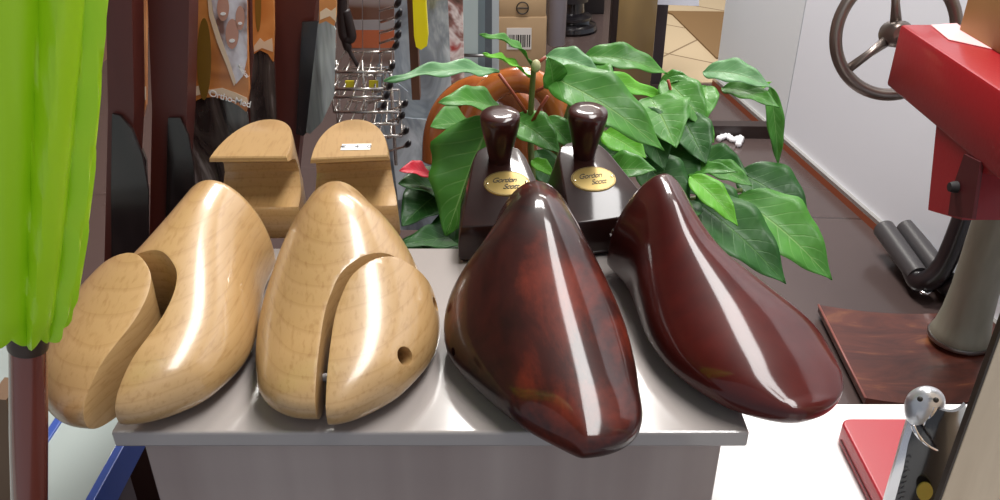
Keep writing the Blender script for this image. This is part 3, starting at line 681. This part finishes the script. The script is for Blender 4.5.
# ================================================================ red press machine with handwheel
def machine():
    org = Vector((.76, 1.3, 0)); root = tag(empty('press_machine', org), 'red cast press machine with a steel handwheel and grey column, at right', 'machine')
    o_ = lambda v: Vector(v) - org
    M_r = mat('red_enamel', (150, 18, 28), .38, coat=.3, bump=.06, bscale=120)
    A = at(900, 24, 1.5); Bz = at(880, 85, 1.5).z; X0 = A.x; zt = A.z
    bm = bmesh.new(); box(bm, o_((X0 + .09, 1.15, (zt + Bz) / 2)), (.18, .70, zt - Bz), .006); fin('arm', bm, M_r, root, auto=40)
    # bracket below the arm
    def onX(px, py, X):
        b, a = (px - 500) / FPX, (250 - py) / FPX; d = X / b
        return Vector((X, d * (math.cos(PITCH) + a * math.sin(PITCH)), CZ + d * (a * math.cos(PITCH) - math.sin(PITCH))))
    bm = bmesh.new(); prism(bm, [o_(onX(*p, X0 + .004)) for p in ((937, 118), (928, 210), (962, 220), (966, 170), (1010, 178), (1010, 140))], (.10, 0, 0)); fin('bracket', bm, M_r, root)
    bm = bmesh.new(); prism(bm, [o_(onX(*p, X0 - .002)) for p in ((964, 154), (980, 162), (972, 219), (948, 215), (951, 192))], (.006, 0, 0)); sl = fin('slot_plate', bm, mat('dark_red_recess', (74, 18, 22), .5), root)
    bm = bmesh.new(); c = o_(onX(957, 187, X0 - .003)); lathe(bm, [(0, .012), (.007, .012), (.009, .006), (.009, 0), (0, 0)], 18, Matrix.Translation(c) @ Matrix.Rotation(R(-90), 4, 'Y')); fin('bolt', bm, mat('black_bolt', (24, 20, 22), .7), root, auto=40)
    # handwheel, its axis along the arm
    y = 1.68; c = at(896, 34, y); rr = (at(962, 34, y).x - at(831, 34, y).x) / 2 - .011
    M_w = mat('worn_steel', (132, 122, 116), .3, metal=.85)
    wm = Matrix.Translation(c - org) @ Matrix.Rotation(R(-14), 4, 'X')
    bm = bmesh.new(); n = 64
    tube(bm, [wm @ Vector((math.cos(k * 2 * math.pi / n) * rr, 0, math.sin(k * 2 * math.pi / n) * rr)) for k in range(n)] + [wm @ Vector((rr, 0, .0001))], .0125, 14, False)
    hw = fin('handwheel', bm, M_w, root, smooth=True)
    for a in (218, 338, 98):
        a = R(a); bm = bmesh.new(); d = Vector((math.cos(a), 0, math.sin(a)))
        tube(bm, [wm @ (d * .015), wm @ (d * rr * .5), wm @ (d * (rr - .004))], [.012, .008, .0095], 12); fin('spoke', bm, M_w, hw, smooth=True)
    bm = bmesh.new(); lathe(bm, [(0, -.03), (.02, -.03), (.026, -.022), (.026, .02), (.018, .03), (0, .03)], 28, wm @ Matrix.Rotation(R(90), 4, 'X')); fin('hub', bm, M_w, hw, auto=40)
    bm = bmesh.new(); tube(bm, [c - org, o_((c.x, 1.46, c.z - .02))], .012, 14); fin('wheel_shaft', bm, M_w, root, smooth=True)
    # column with a flared foot
    M_c = mat('grey_green_column', (112, 110, 98), .4, metal=.2)
    mix_noise(M_c, [(.3, (128, 130, 114)), (.7, (168, 166, 152))], (8, 8, 2), 4)
    f = down(961, 332, .05); q = Vector((f.x, f.y, 0))
    bm = bmesh.new(); lathe(bm, [(0, .034), (.050, .034), (.060, .038), (.062, .048), (.057, .06), (.050, .10), (.046, .16), (.045, .70), (0, .70)], 40, Matrix.Translation(q - org)); fin('column', bm, M_c, root, auto=50)
    bm = bmesh.new(); lathe(bm, [(.058, .034), (.064, .034), (.0655, .038), (.064, .043), (.058, .043)], 40, Matrix.Translation(q - org)); fin('foot_ring', bm, M_steel, root, auto=50)
    # lower black body and two roller rods lying along the floor
    bm = bmesh.new(); P0, P1 = down(950, 262, 0), down(985, 262, 0)
    box(bm, o_((P0.x + .05, P0.y + .08, .27)), (.10, .16, .54), .01); fin('lower_body', bm, mat('black_cast_body', (34, 28, 32), .35), root, auto=40)
    bm = bmesh.new(); box(bm, o_((P0.x - .012, P0.y + .10, .32)), (.012, .1, .4), .004); fin('blue_strip', bm, mat('blue_strip', (44, 52, 120), .4), root, auto=40)
    M_rod = mat('grey_black_rod', (66, 64, 66), .38)
    for xa, ya, xb, yb, r_ in ((884, 229, 918, 276, .027), (906, 228, 946, 280, .026)):
        a, b_ = down(xa, ya, .07), down(xb, yb, .05)
        bm = bmesh.new(); tube(bm, [o_(a) + Vector((0, .002, 0)), o_(a), o_(b_)], [r_ - .005, r_, r_ - .002], 28); fin('roller_rod', bm, M_rod, root, auto=40)
        bm = bmesh.new(); tube(bm, smooth_path([o_(b_ + Vector((0, .03, 0))), o_(b_ + Vector((.004, -.02, -.006))), o_(b_ + Vector((.04, -.025, .05))), o_(b_ + Vector((.07, .0, .22)))]), [r_ - .001] * 12 + [r_ * .9] * 7, 20); fin('pedal_arm', bm, mat('black_pedal', (26, 22, 26), .3, coat=.4), root, smooth=True)
        bm = bmesh.new(); tube(bm, [o_(b_ + Vector((-.012, -.047, -.014))), o_(b_ + Vector((.003, -.053, -.018))), o_(b_ + Vector((.02, -.045, -.012)))], .004, 8); fin('bright_rim', bm, M_chrome, root, smooth=True)
    return X0, zt
X0, ZT = machine()
bm = bmesh.new(); box(bm, (X0 + .22, 1.25, ZT + .09), (.27, .42, .18), .003)
tag(fin('tan_box', bm, mat('tan_board', (146, 114, 64), .65, bump=.05), auto=40), 'tan cardboard box resting on top of the red machine arm', 'box')
bm = bmesh.new(); prism(bm, [Vector((X0 + .05, 1.49, ZT + .0005)), Vector((X0 + .10, 1.5, ZT + .0005)), Vector((X0 + .088, 1.40, ZT + .0005)), Vector((X0 + .10, 1.33, ZT + .0005)), Vector((X0 + .04, 1.40, ZT + .0005))], (0, 0, .001))
tag(fin('torn_paper', bm, mat('pale_pink_paper', (232, 176, 176), .6)), 'torn pale paper scrap stuck on the red machine arm', 'paper')

# scuffed leather slab on the floor under the column
A, B, C_, D_ = down(819, 305, .03), down(866, 398, .03), down(1010, 402, .03), down(1000, 315, .03)
M_slab = mat('scuffed_brown_leather', (86, 40, 32), .3, coat=.5)
mix_noise(M_slab, [(.35, (64, 28, 24)), (.55, (96, 48, 36)), (.74, (150, 96, 58))], (5, 16, 5), 5, .65, .8)
slab = tag(empty('leather_slab', (A.x, B.y, 0)), 'scuffed dark red-brown leather slab on the floor below the grey column', 'leather')
bm = bmesh.new(); q = Vector((A.x, B.y, 0)); n = 14; top = []
for i in range(n + 1):
    f = i / n; a, b_ = A.lerp(D_, f), B.lerp(C_, f); h = .012 * (1 - math.sin(math.pi * min(1, f * 1.3)))
    top.append((a + Vector((0, 0, h - .012)), b_ + Vector((0, 0, h - .012))))
vt = [[bm.verts.new(p - q) for p in t] for t in top]; vb = [[bm.verts.new(Vector((p.x, p.y, max(.001, p.z - .018))) - q) for p in t] for t in top]
for i in range(n):
    bm.faces.new((vt[i][0], vt[i][1], vt[i + 1][1], vt[i + 1][0])); bm.faces.new((vb[i][0], vb[i + 1][0], vb[i + 1][1], vb[i][1]))
    bm.faces.new((vt[i][0], vt[i + 1][0], vb[i + 1][0], vb[i][0])); bm.faces.new((vt[i][1], vb[i][1], vb[i + 1][1], vt[i + 1][1]))
bm.faces.new((vt[0][0], vb[0][0], vb[0][1], vt[0][1])); bm.faces.new((vt[n][0], vt[n][1], vb[n][1], vb[n][0]))
fin('hide', bm, M_slab, slab, auto=40)
bm = bmesh.new(); tube(bm, [A - q + Vector((-.001, 0, .0)), B - q + Vector((-.001, 0, .0))], .0028, 8); fin('edge_piping', bm, mat('pale_red_edge', (140, 84, 76), .4), slab, smooth=True)

# ================================================================ right foreground: red case, shoehorn, wooden post
z = .70; A = down(840, 417, z)
cs = tag(empty('red_case', (A.x, A.y, .680)), 'flat red case with rounded corners lying on the white counter', 'case')
bm = bmesh.new(); prof = []
W_, L_, r_ = .105, .20, .008
for cx, cy, a0 in ((W_ - r_, -r_, 0), (r_, -r_, 90), (r_, -L_ + r_, 180), (W_ - r_, -L_ + r_, 270)):
    for k in range(7): prof.append((cx + r_ * math.cos(R(a0 + k * 15)), cy + r_ * math.sin(R(a0 + k * 15)), .0005))
prism(bm, prof, (0, 0, .0185))
bmesh.ops.recalc_face_normals(bm, faces=bm.faces)
bmesh.ops.bevel(bm, geom=[e for e in bm.edges if e.calc_face_angle(0) > R(60)], offset=.002, segments=3, affect='EDGES', profile=.5)
fin('shell', bm, mat('red_case_cover', (156, 30, 42), .4), cs, auto=40)
bm = bmesh.new(); box(bm, (-.0002, -L_ / 2, .006), (.001, L_ - .02, .0015)); fin('seam_line', bm, mat('dark_seam', (90, 20, 26), .6), cs)

def horn():
    y = .335; B0 = at(925, 560, y); B0.z = .6805; root = tag(empty('shoehorn', B0), 'black shoehorn with bright metal rim and rounded metal head, against the wooden post', 'shoehorn')
    def grid(outl, off, thick, m, name, bow=.006, parent=root):
        """curved blade: left/right pixel edges from top to bottom, bowed away from the window"""
        bm = bmesh.new(); F, Bk = [], []
        for py, xl, xr in outl:
            a, b_ = at(xl, py, y), at(xr, py, y); rf, rb = [], []
            for k in range(11):
                f = k / 10; p = a.lerp(b_, f); p.y += off - bow * math.sin(math.pi * f); rf.append(bm.verts.new(p - B0)); rb.append(bm.verts.new(p - B0 + Vector((0, thick, 0))))
            F.append(rf); Bk.append(rb)
        for G, s in ((F, 1), (Bk, -1)):
            for i in range(len(G) - 1):
                for k in range(10): bm.faces.new((G[i][k], G[i][k + 1], G[i + 1][k + 1], G[i + 1][k])[::s])
        for i in range(len(F) - 1):
            for k in (0, 10): bm.faces.new((F[i][k], F[i + 1][k], Bk[i + 1][k], Bk[i][k]))
        for i in (0, -1):
            for k in range(10): bm.faces.new((F[i][k], Bk[i][k], Bk[i][k + 1], F[i][k + 1]))
        return fin(name, bm, m, parent, smooth=False, auto=40)
    grid([(404, 922, 945), (412, 913, 948), (425, 910, 950), (445, 904, 952), (470, 897, 955), (500, 888, 957), (540, 878, 959), (600, 868, 960), (640, 866, 960)], .003, .002, M_chrome, 'metal_blade')
    blk = grid([(405, 928, 966), (416, 917, 968), (428, 914, 970), (445, 909, 972), (470, 904, 974), (500, 896, 976), (540, 887, 978), (600, 877, 980)], .0005, .002, mat('black_enamel', (24, 22, 26), .22, coat=.6), 'black_insert')
    bm = bmesh.new(); c = at(925, 403, y + .004) - B0
    bmesh.ops.create_uvsphere(bm, u_segments=32, v_segments=20, radius=.0098)
    for v in bm.verts: v.co = Vector((v.co.x, v.co.y * .7, v.co.z * 1.0 + (0 if v.co.z > 0 else v.co.z * .6))) + c
    hd = fin('head', bm, mat('brushed_head', (190, 192, 196), .28, metal=.6), root, smooth=True)
    for px, py in ((920, 399), (936, 400)):
        bm = bmesh.new(); p = at(px, py, y - .0035) - B0; bmesh.ops.create_uvsphere(bm, u_segments=14, v_segments=8, radius=.0014)
        for v in bm.verts: v.co = v.co + p
        fin('screw_hole', bm, M_ink, hd, smooth=True)
    bm = bmesh.new(); tube(bm, smooth_path([at(913, 425, y - .004) - B0, at(916, 432, y - .006) - B0, at(922, 440, y - .006) - B0, at(929, 446, y - .007) - B0, at(937, 450, y - .006) - B0]), [.0012] * 12 + [.0008] * 13, 8)
    fin('bright_curl', bm, M_chrome, root, smooth=True)
    bm = bmesh.new(); prism(bm, [at(a, b_, y - .0068) - B0 for a, b_ in ell(925, 492, 8, 9, 24, .3)], (0, .001, 0)); fin('gold_oval', bm, mat('gold_print', (176, 160, 70), .35, metal=.3), root)
    bm = bmesh.new(); r = random.Random(5)
    for k in range(7):
        f = k / 6; p = at(899 + 7 * f, 503 - 32 * f, y - .0052) - B0
        tube(bm, [p + Vector((r.uniform(-.0016, -.0005), 0, -.001)), p + Vector((.0002, -.0003, r.uniform(.0, .0012))), p + Vector((r.uniform(.0006, .0018), 0, .0006))], .00035, 6)
    fin('lettering', bm, mat('grey_lettering', (60, 60, 64), .5), root)
horn()
# pale wooden post at the right edge of the window
px_ = at(934, 500, .306); x0 = px_.x
M_ply = mat('pale_plywood', (214, 190, 160), .6)
mix_noise(M_ply, [(.35, (204, 180, 150)), (.6, (222, 200, 170)), (.8, (190, 158, 126))], (24, 24, 3), 5, .6, .6)
wp = tag(empty('wooden_post', (x0 + .07, .31, .68)), 'pale plywood post with its shaded left edge painted dark, at the right side of the view', 'post')
bm = bmesh.new(); box(bm, (.0015, 0, .31), (.132, .003, .62), .0005); fin('board', bm, M_ply, wp)
bm = bmesh.new(); box(bm, (-.0655, .0, .31), (.0014, .0038, .62), .0002); fin('shaded_edge', bm, mat('shaded_post_edge', (58, 46, 34), .6), wp)  # side face of the board, its shade put into the colour

# ================================================================ poinsettia-like plant behind the shoe trees
def leaf_mat(name, a, b_, vein):
    m = bpy.data.materials.new(name); m.use_nodes = True; nt = m.node_tree; p = nt.nodes['Principled BSDF']
    N_ = lambda t, **k: nt.nodes.new(t)
    uv = N_('ShaderNodeUVMap'); sep = N_('ShaderNodeSeparateXYZ'); nt.links.new(uv.outputs[0], sep.inputs[0])
    def mth(op, x, y=None, c=False):
        n = N_('ShaderNodeMath'); n.operation = op; n.use_clamp = c
        for i, v in enumerate((x, y)):
            if v is None: continue
            if isinstance(v, (int, float)): n.inputs[i].default_value = v
            else: nt.links.new(v, n.inputs[i])
        return n.outputs[0]
    au = mth('ABSOLUTE', sep.outputs['X'])
    s = mth('FRACT', mth('MULTIPLY', mth('SUBTRACT', sep.outputs['Y'], mth('MULTIPLY', au, .22)), 8.5))
    line = mth('SUBTRACT', 1, mth('MULTIPLY', mth('ABSOLUTE', mth('SUBTRACT', s, .5)), 12), True)
    side = mth('MULTIPLY', line, mth('SUBTRACT', .85, mth('MULTIPLY', au, .8)), True)
    mid = mth('SUBTRACT', 1, mth('MULTIPLY', au, 22), True)
    v = mth('MAXIMUM', mth('MULTIPLY', side, .5), mth('MULTIPLY', mid, .85))
    t = N_('ShaderNodeTexCoord'); n = N_('ShaderNodeTexNoise'); n.inputs['Scale'].default_value = 22; n.inputs['Detail'].default_value = 4
    nt.links.new(t.outputs['Object'], n.inputs['Vector'])
    r = N_('ShaderNodeValToRGB'); r.color_ramp.elements[0].position = .3; r.color_ramp.elements[1].position = .7
    r.color_ramp.elements[0].color = lin(a); r.color_ramp.elements[1].color = lin(b_); nt.links.new(n.outputs['Fac'], r.inputs['Fac'])
    mx = N_('ShaderNodeMix'); mx.data_type = 'RGBA'; nt.links.new(v, mx.inputs['Factor']); nt.links.new(r.outputs['Color'], mx.inputs[6]); mx.inputs[7].default_value = lin(vein)
    nt.links.new(mx.outputs[2], p.inputs['Base Color'])
    bp_ = N_('ShaderNodeBump'); bp_.inputs['Strength'].default_value = .35; bp_.inputs['Distance'].default_value = .002; bp_.invert = True
    nt.links.new(v, bp_.inputs['Height']); nt.links.new(bp_.outputs[0], p.inputs['Normal'])
    p.inputs['Roughness'].default_value = .5; p.inputs['Coat Weight'].default_value = .05
    # thin leaf: some light passes through
    tr = N_('ShaderNodeBsdfTranslucent'); nt.links.new(mx.outputs[2], tr.inputs['Color']); ms = N_('ShaderNodeMixShader'); ms.inputs[0].default_value = .3
    out = nt.nodes['Material Output']; nt.links.new(p.outputs[0], ms.inputs[1]); nt.links.new(tr.outputs[0], ms.inputs[2]); nt.links.new(ms.outputs[0], out.inputs['Surface'])
    return m
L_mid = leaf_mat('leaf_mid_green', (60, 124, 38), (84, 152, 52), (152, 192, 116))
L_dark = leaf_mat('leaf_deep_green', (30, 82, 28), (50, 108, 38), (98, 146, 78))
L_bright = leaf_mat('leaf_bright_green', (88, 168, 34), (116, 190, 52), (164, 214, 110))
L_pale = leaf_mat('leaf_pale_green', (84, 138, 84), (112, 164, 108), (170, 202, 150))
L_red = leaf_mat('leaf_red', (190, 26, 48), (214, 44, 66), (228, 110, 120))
pot_c = Vector((.055, .80, 0))
plant = tag(empty('potted_plant', (pot_c.x, pot_c.y, .46)), 'leafy green poinsettia with one red bract behind the shoe trees', 'plant')
pl0 = plant.location
def leaf(b, t, wpx, yb, yt, m, curl=.12, lobe=0, roll=0, name='leaf'):
    B, Tp = at(*b, yb), at(*t, yt); ax = Tp - B; L = ax.length; ax.normalize()
    d = ((B + Tp) / 2 - Vector((0, 0, CZ))).length; w_ = wpx / FPX * d / 2
    view = (Vector((0, 0, CZ)) - (B + Tp) / 2).normalized()
    nrm = (view * .55 + Vector((0, 0, .75))); nrm = (nrm - ax * nrm.dot(ax)).normalized()
    nrm = Matrix.Rotation(roll, 3, ax) @ nrm; sd = ax.cross(nrm).normalized()
    # widen to make up for the tilt seen from the window
    sd_seen = (sd - view * sd.dot(view)).length; w_ /= max(.45, sd_seen)
    bm = bmesh.new(); uv = bm.loops.layers.uv.new('UVMap'); NL, NW = 22, 9; V = []
    for i in range(NL + 1):
        f = i / NL
        hw = (math.sin(math.pi * f ** .78) ** .85) * (1 - .25 * f) if 0 < f < 1 else 0
        if lobe: hw += lobe * max(0, math.exp(-((f - .38) / .06) ** 2)) + lobe * .6 * max(0, math.exp(-((f - .62) / .05) ** 2))
        hw = max(hw, .012); row = []
        for j in range(NW):
            s = (j / (NW - 1)) * 2 - 1
            wav = .02 * math.sin(f * 19 + (2 if s > 0 else 0)) * abs(s) ** 2 * L
            p = B + ax * (f * L) + sd * (s * hw * w_) + nrm * (math.sin(math.pi * f) * curl * L * .9 + abs(s) * hw * w_ * .30 + wav - .012 * L * math.cos((f - abs(s) * .15) * 2 * math.pi * 7) * abs(s) * (1 - abs(s)) * 2)
            row.append((bm.verts.new(p - pl0), s, f))
        V.append(row)
    for i in range(NL):
        for j in range(NW - 1):
            q = (V[i][j], V[i][j + 1], V[i + 1][j + 1], V[i + 1][j]); fc = bm.faces.new([x[0] for x in q])
            for lp, x in zip(fc.loops, q): lp[uv].uv = (x[1], x[2])
    o = fin(name, bm, m, plant, smooth=True)
    md = o.modifiers.new('thickness', 'SOLIDIFY'); md.thickness = .0006
    return B
LEAVES = [
 ((531, 66), (479, 35), 17, .80, .74, L_mid, 0.1), ((529, 78), (482, 54), 17, .78, .72, L_bright, .05),
 ((499, 73), (383, 82), 20, .84, .74, L_pale, .06), ((506, 116), (438, 103), 38, .76, .70, L_mid, .1),
 ((492, 116), (446, 236), 84, .745, .69, L_mid, .03, .12), ((476, 132), (430, 127), 44, .79, .74, L_mid, .1),
 ((512, 118), (560, 153), 40, .80, .76, L_mid, .08), ((532, 160), (554, 176), 16, .76, .74, L_bright, .05),
 ((546, 74), (664, 151), 54, .78, .72, L_mid, .08), ((553, 86), (548, 57), 30, .77, .76, L_mid, .05),
 ((546, 56), (602, 76), 26, .84, .80, L_pale, .1), ((584, 56), (668, 74), 26, .88, .86, L_mid, .1, 0),
 ((582, 72), (676, 104), 18, .90, .92, L_bright, .02), ((583, 70), (612, 96), 40, .87, .80, L_mid, .08),
 ((664, 80), (706, 128), 40, .92, .86, L_mid, .1), ((660, 82), (690, 78), 16, .93, .91, L_mid, .08), ((706, 86), (700, 128), 30, .92, .86, L_mid, .1),
 ((650, 98), (676, 148), 60, .86, .78, L_mid, .06, .1), ((640, 108), (664, 170), 46, .84, .78, L_dark, .05), ((680, 114), (706, 164), 44, .88, .82, L_dark, .05),
 ((703, 72), (772, 88), 26, .95, .90, L_pale, .12), ((722, 88), (780, 108), 22, .94, .88, L_mid, .1), ((770, 86), (778, 166), 18, .92, .90, L_mid, .06), ((748, 96), (772, 82), 10, .93, .92, L_bright, .05),
 ((702, 120), (714, 143), 12, .88, .86, L_mid, .05),
 ((604, 132), (646, 158), 34, .82, .78, L_bright, .04), ((600, 176), (656, 170), 36, .77, .74, L_mid, .1, 0), ((616, 190), (640, 205), 18, .76, .74, L_bright, .05),
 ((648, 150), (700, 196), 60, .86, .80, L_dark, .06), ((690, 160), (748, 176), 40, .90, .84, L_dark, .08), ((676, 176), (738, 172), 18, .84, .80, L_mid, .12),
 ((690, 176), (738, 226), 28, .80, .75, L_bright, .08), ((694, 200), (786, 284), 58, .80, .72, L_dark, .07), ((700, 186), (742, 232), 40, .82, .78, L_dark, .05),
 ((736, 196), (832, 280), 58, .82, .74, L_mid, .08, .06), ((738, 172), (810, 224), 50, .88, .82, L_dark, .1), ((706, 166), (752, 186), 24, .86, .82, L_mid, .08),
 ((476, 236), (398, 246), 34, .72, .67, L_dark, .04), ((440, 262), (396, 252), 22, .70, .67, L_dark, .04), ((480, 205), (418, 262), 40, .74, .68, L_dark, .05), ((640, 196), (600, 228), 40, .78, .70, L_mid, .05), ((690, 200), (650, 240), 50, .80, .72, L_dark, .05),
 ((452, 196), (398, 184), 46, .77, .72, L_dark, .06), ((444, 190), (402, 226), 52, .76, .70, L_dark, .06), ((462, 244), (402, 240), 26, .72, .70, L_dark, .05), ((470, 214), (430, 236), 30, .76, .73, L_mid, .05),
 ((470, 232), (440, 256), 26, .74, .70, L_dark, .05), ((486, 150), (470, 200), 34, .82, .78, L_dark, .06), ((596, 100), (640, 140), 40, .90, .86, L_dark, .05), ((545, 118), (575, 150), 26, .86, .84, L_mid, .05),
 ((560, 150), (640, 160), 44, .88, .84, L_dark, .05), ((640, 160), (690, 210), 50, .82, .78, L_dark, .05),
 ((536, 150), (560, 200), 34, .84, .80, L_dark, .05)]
for l in LEAVES:
    leaf(l[0], l[1], l[2], l[3], l[4], l[5], l[6], l[7] if len(l) > 7 else 0)
leaf((432, 178), (399, 171), 24, .75, .72, L_red, .1, 0, 0, 'red_bract'); plant.children[-1]['label'] = 'small red bract'
M_stem = mat('green_brown_stem', (98, 112, 52), .5); M_pet = mat('reddish_petiole', (150, 66, 44), .45)
top = pot_c + Vector((0, 0, .61)) - pl0
for px, py, y in ((534, 62, .79), (666, 92, .91), (700, 178, .83), (742, 190, .84), (450, 200, .76), (604, 130, .83), (582, 70, .88)):
    e = at(px, py, y) - pl0; b0 = top + Vector((random.uniform(-.02, .02), random.uniform(-.02, .02), 0))
    m_ = b0.lerp(e, .5) + Vector((-.3 * (e.x - b0.x), 0, .02)) if px != 534 else at(531, 150, .80) - pl0
    bm = bmesh.new(); P = smooth_path([b0, m_, e], 8); tube(bm, P, [.0042 - .0018 * i / len(P) for i in range(len(P))], 10); fin('stem', bm, M_stem, plant, smooth=True)
for (a, b_, y) in (((499, 74), (531, 120), .80), ((548, 96), (532, 122), .79), ((551, 84), (536, 92), .79), ((546, 57), (534, 68), .81), ((668, 80), (674, 106), .90), ((738, 196), (722, 206), .82), ((690, 176), (702, 172), .82)):
    bm = bmesh.new(); tube(bm, [at(*a, y) - pl0, at((a[0] + b_[0]) / 2, (a[1] + b_[1]) / 2 - 1, y) - pl0, at(*b_, y) - pl0], .0017, 8); fin('leaf_stalk', bm, M_pet, plant, smooth=True)
bm = bmesh.new(); p = at(536, 66, .785) - pl0; bmesh.ops.create_uvsphere(bm, u_segments=12, v_segments=8, radius=.0045)
for v in bm.verts: v.co = Vector((v.co.x, v.co.y, v.co.z * 1.4)) + p
fin('bud', bm, mat('pale_bud', (190, 184, 140), .5), plant, smooth=True)
bm = bmesh.new(); lathe(bm, [(0, 0), (.045, 0), (.060, .12), (.064, .12), (.064, .14), (.056, .14), (.054, .125), (0, .125)], 32); fin('pot', bm, mat('terracotta', (140, 74, 50), .7), plant, auto=40)
ps = tag(empty('plant_stand', (pot_c.x, pot_c.y, 0)), 'dark stand carrying the potted plant behind the plinth', 'stand')
bm = bmesh.new(); lathe(bm, [(0, .44), (.068, .44), (.068, .46), (0, .46)], 32); fin('top', bm, M_ink, ps, auto=40)
for k in range(4):
    a = R(45 + 90 * k); bm = bmesh.new(); tube(bm, [(.055 * math.cos(a), .055 * math.sin(a), .442), (.06 * math.cos(a), .06 * math.sin(a), 0)], .008, 10); fin('leg', bm, M_ink, ps, smooth=True)

# orange-brown bent wood hoops
M_hoop = mat('orange_brown_wood', (164, 88, 36), .25, coat=.7)
mix_noise(M_hoop, [(.3, (136, 66, 26)), (.7, (184, 106, 48))], (30, 30, 8), 4)
def hoop(path, label, r0, y):
    pts = smooth_path([at(a, b_, yy) for a, b_, yy in path], 9); o = pts[-1].copy()
    root = tag(empty('cane_handle', o), label, 'handle', 'bent wooden handles behind the dark heel blocks')
    bm = bmesh.new(); tube(bm, [p - o for p in pts], r0, 18); fin('crook', bm, M_hoop, root, smooth=True)
hoop([(434, 160, .93), (436, 132, .93), (446, 108, .93), (466, 91, .93), (490, 87, .93), (512, 96, .93), (524, 120, .93), (526, 200, .93), (527, 555, .93)], 'orange-brown bent wooden handle, the left one, curling over the big leaf', .0145, 0)
hoop([(468, 122, .90), (480, 100, .90), (500, 84, .90), (524, 80, .90), (546, 90, .90), (558, 116, .90), (561, 150, .90), (562, 220, .90), (562, 555, .90)], 'orange-brown bent wooden handle, the right one, arching behind the left dark knob', .0145, 0)
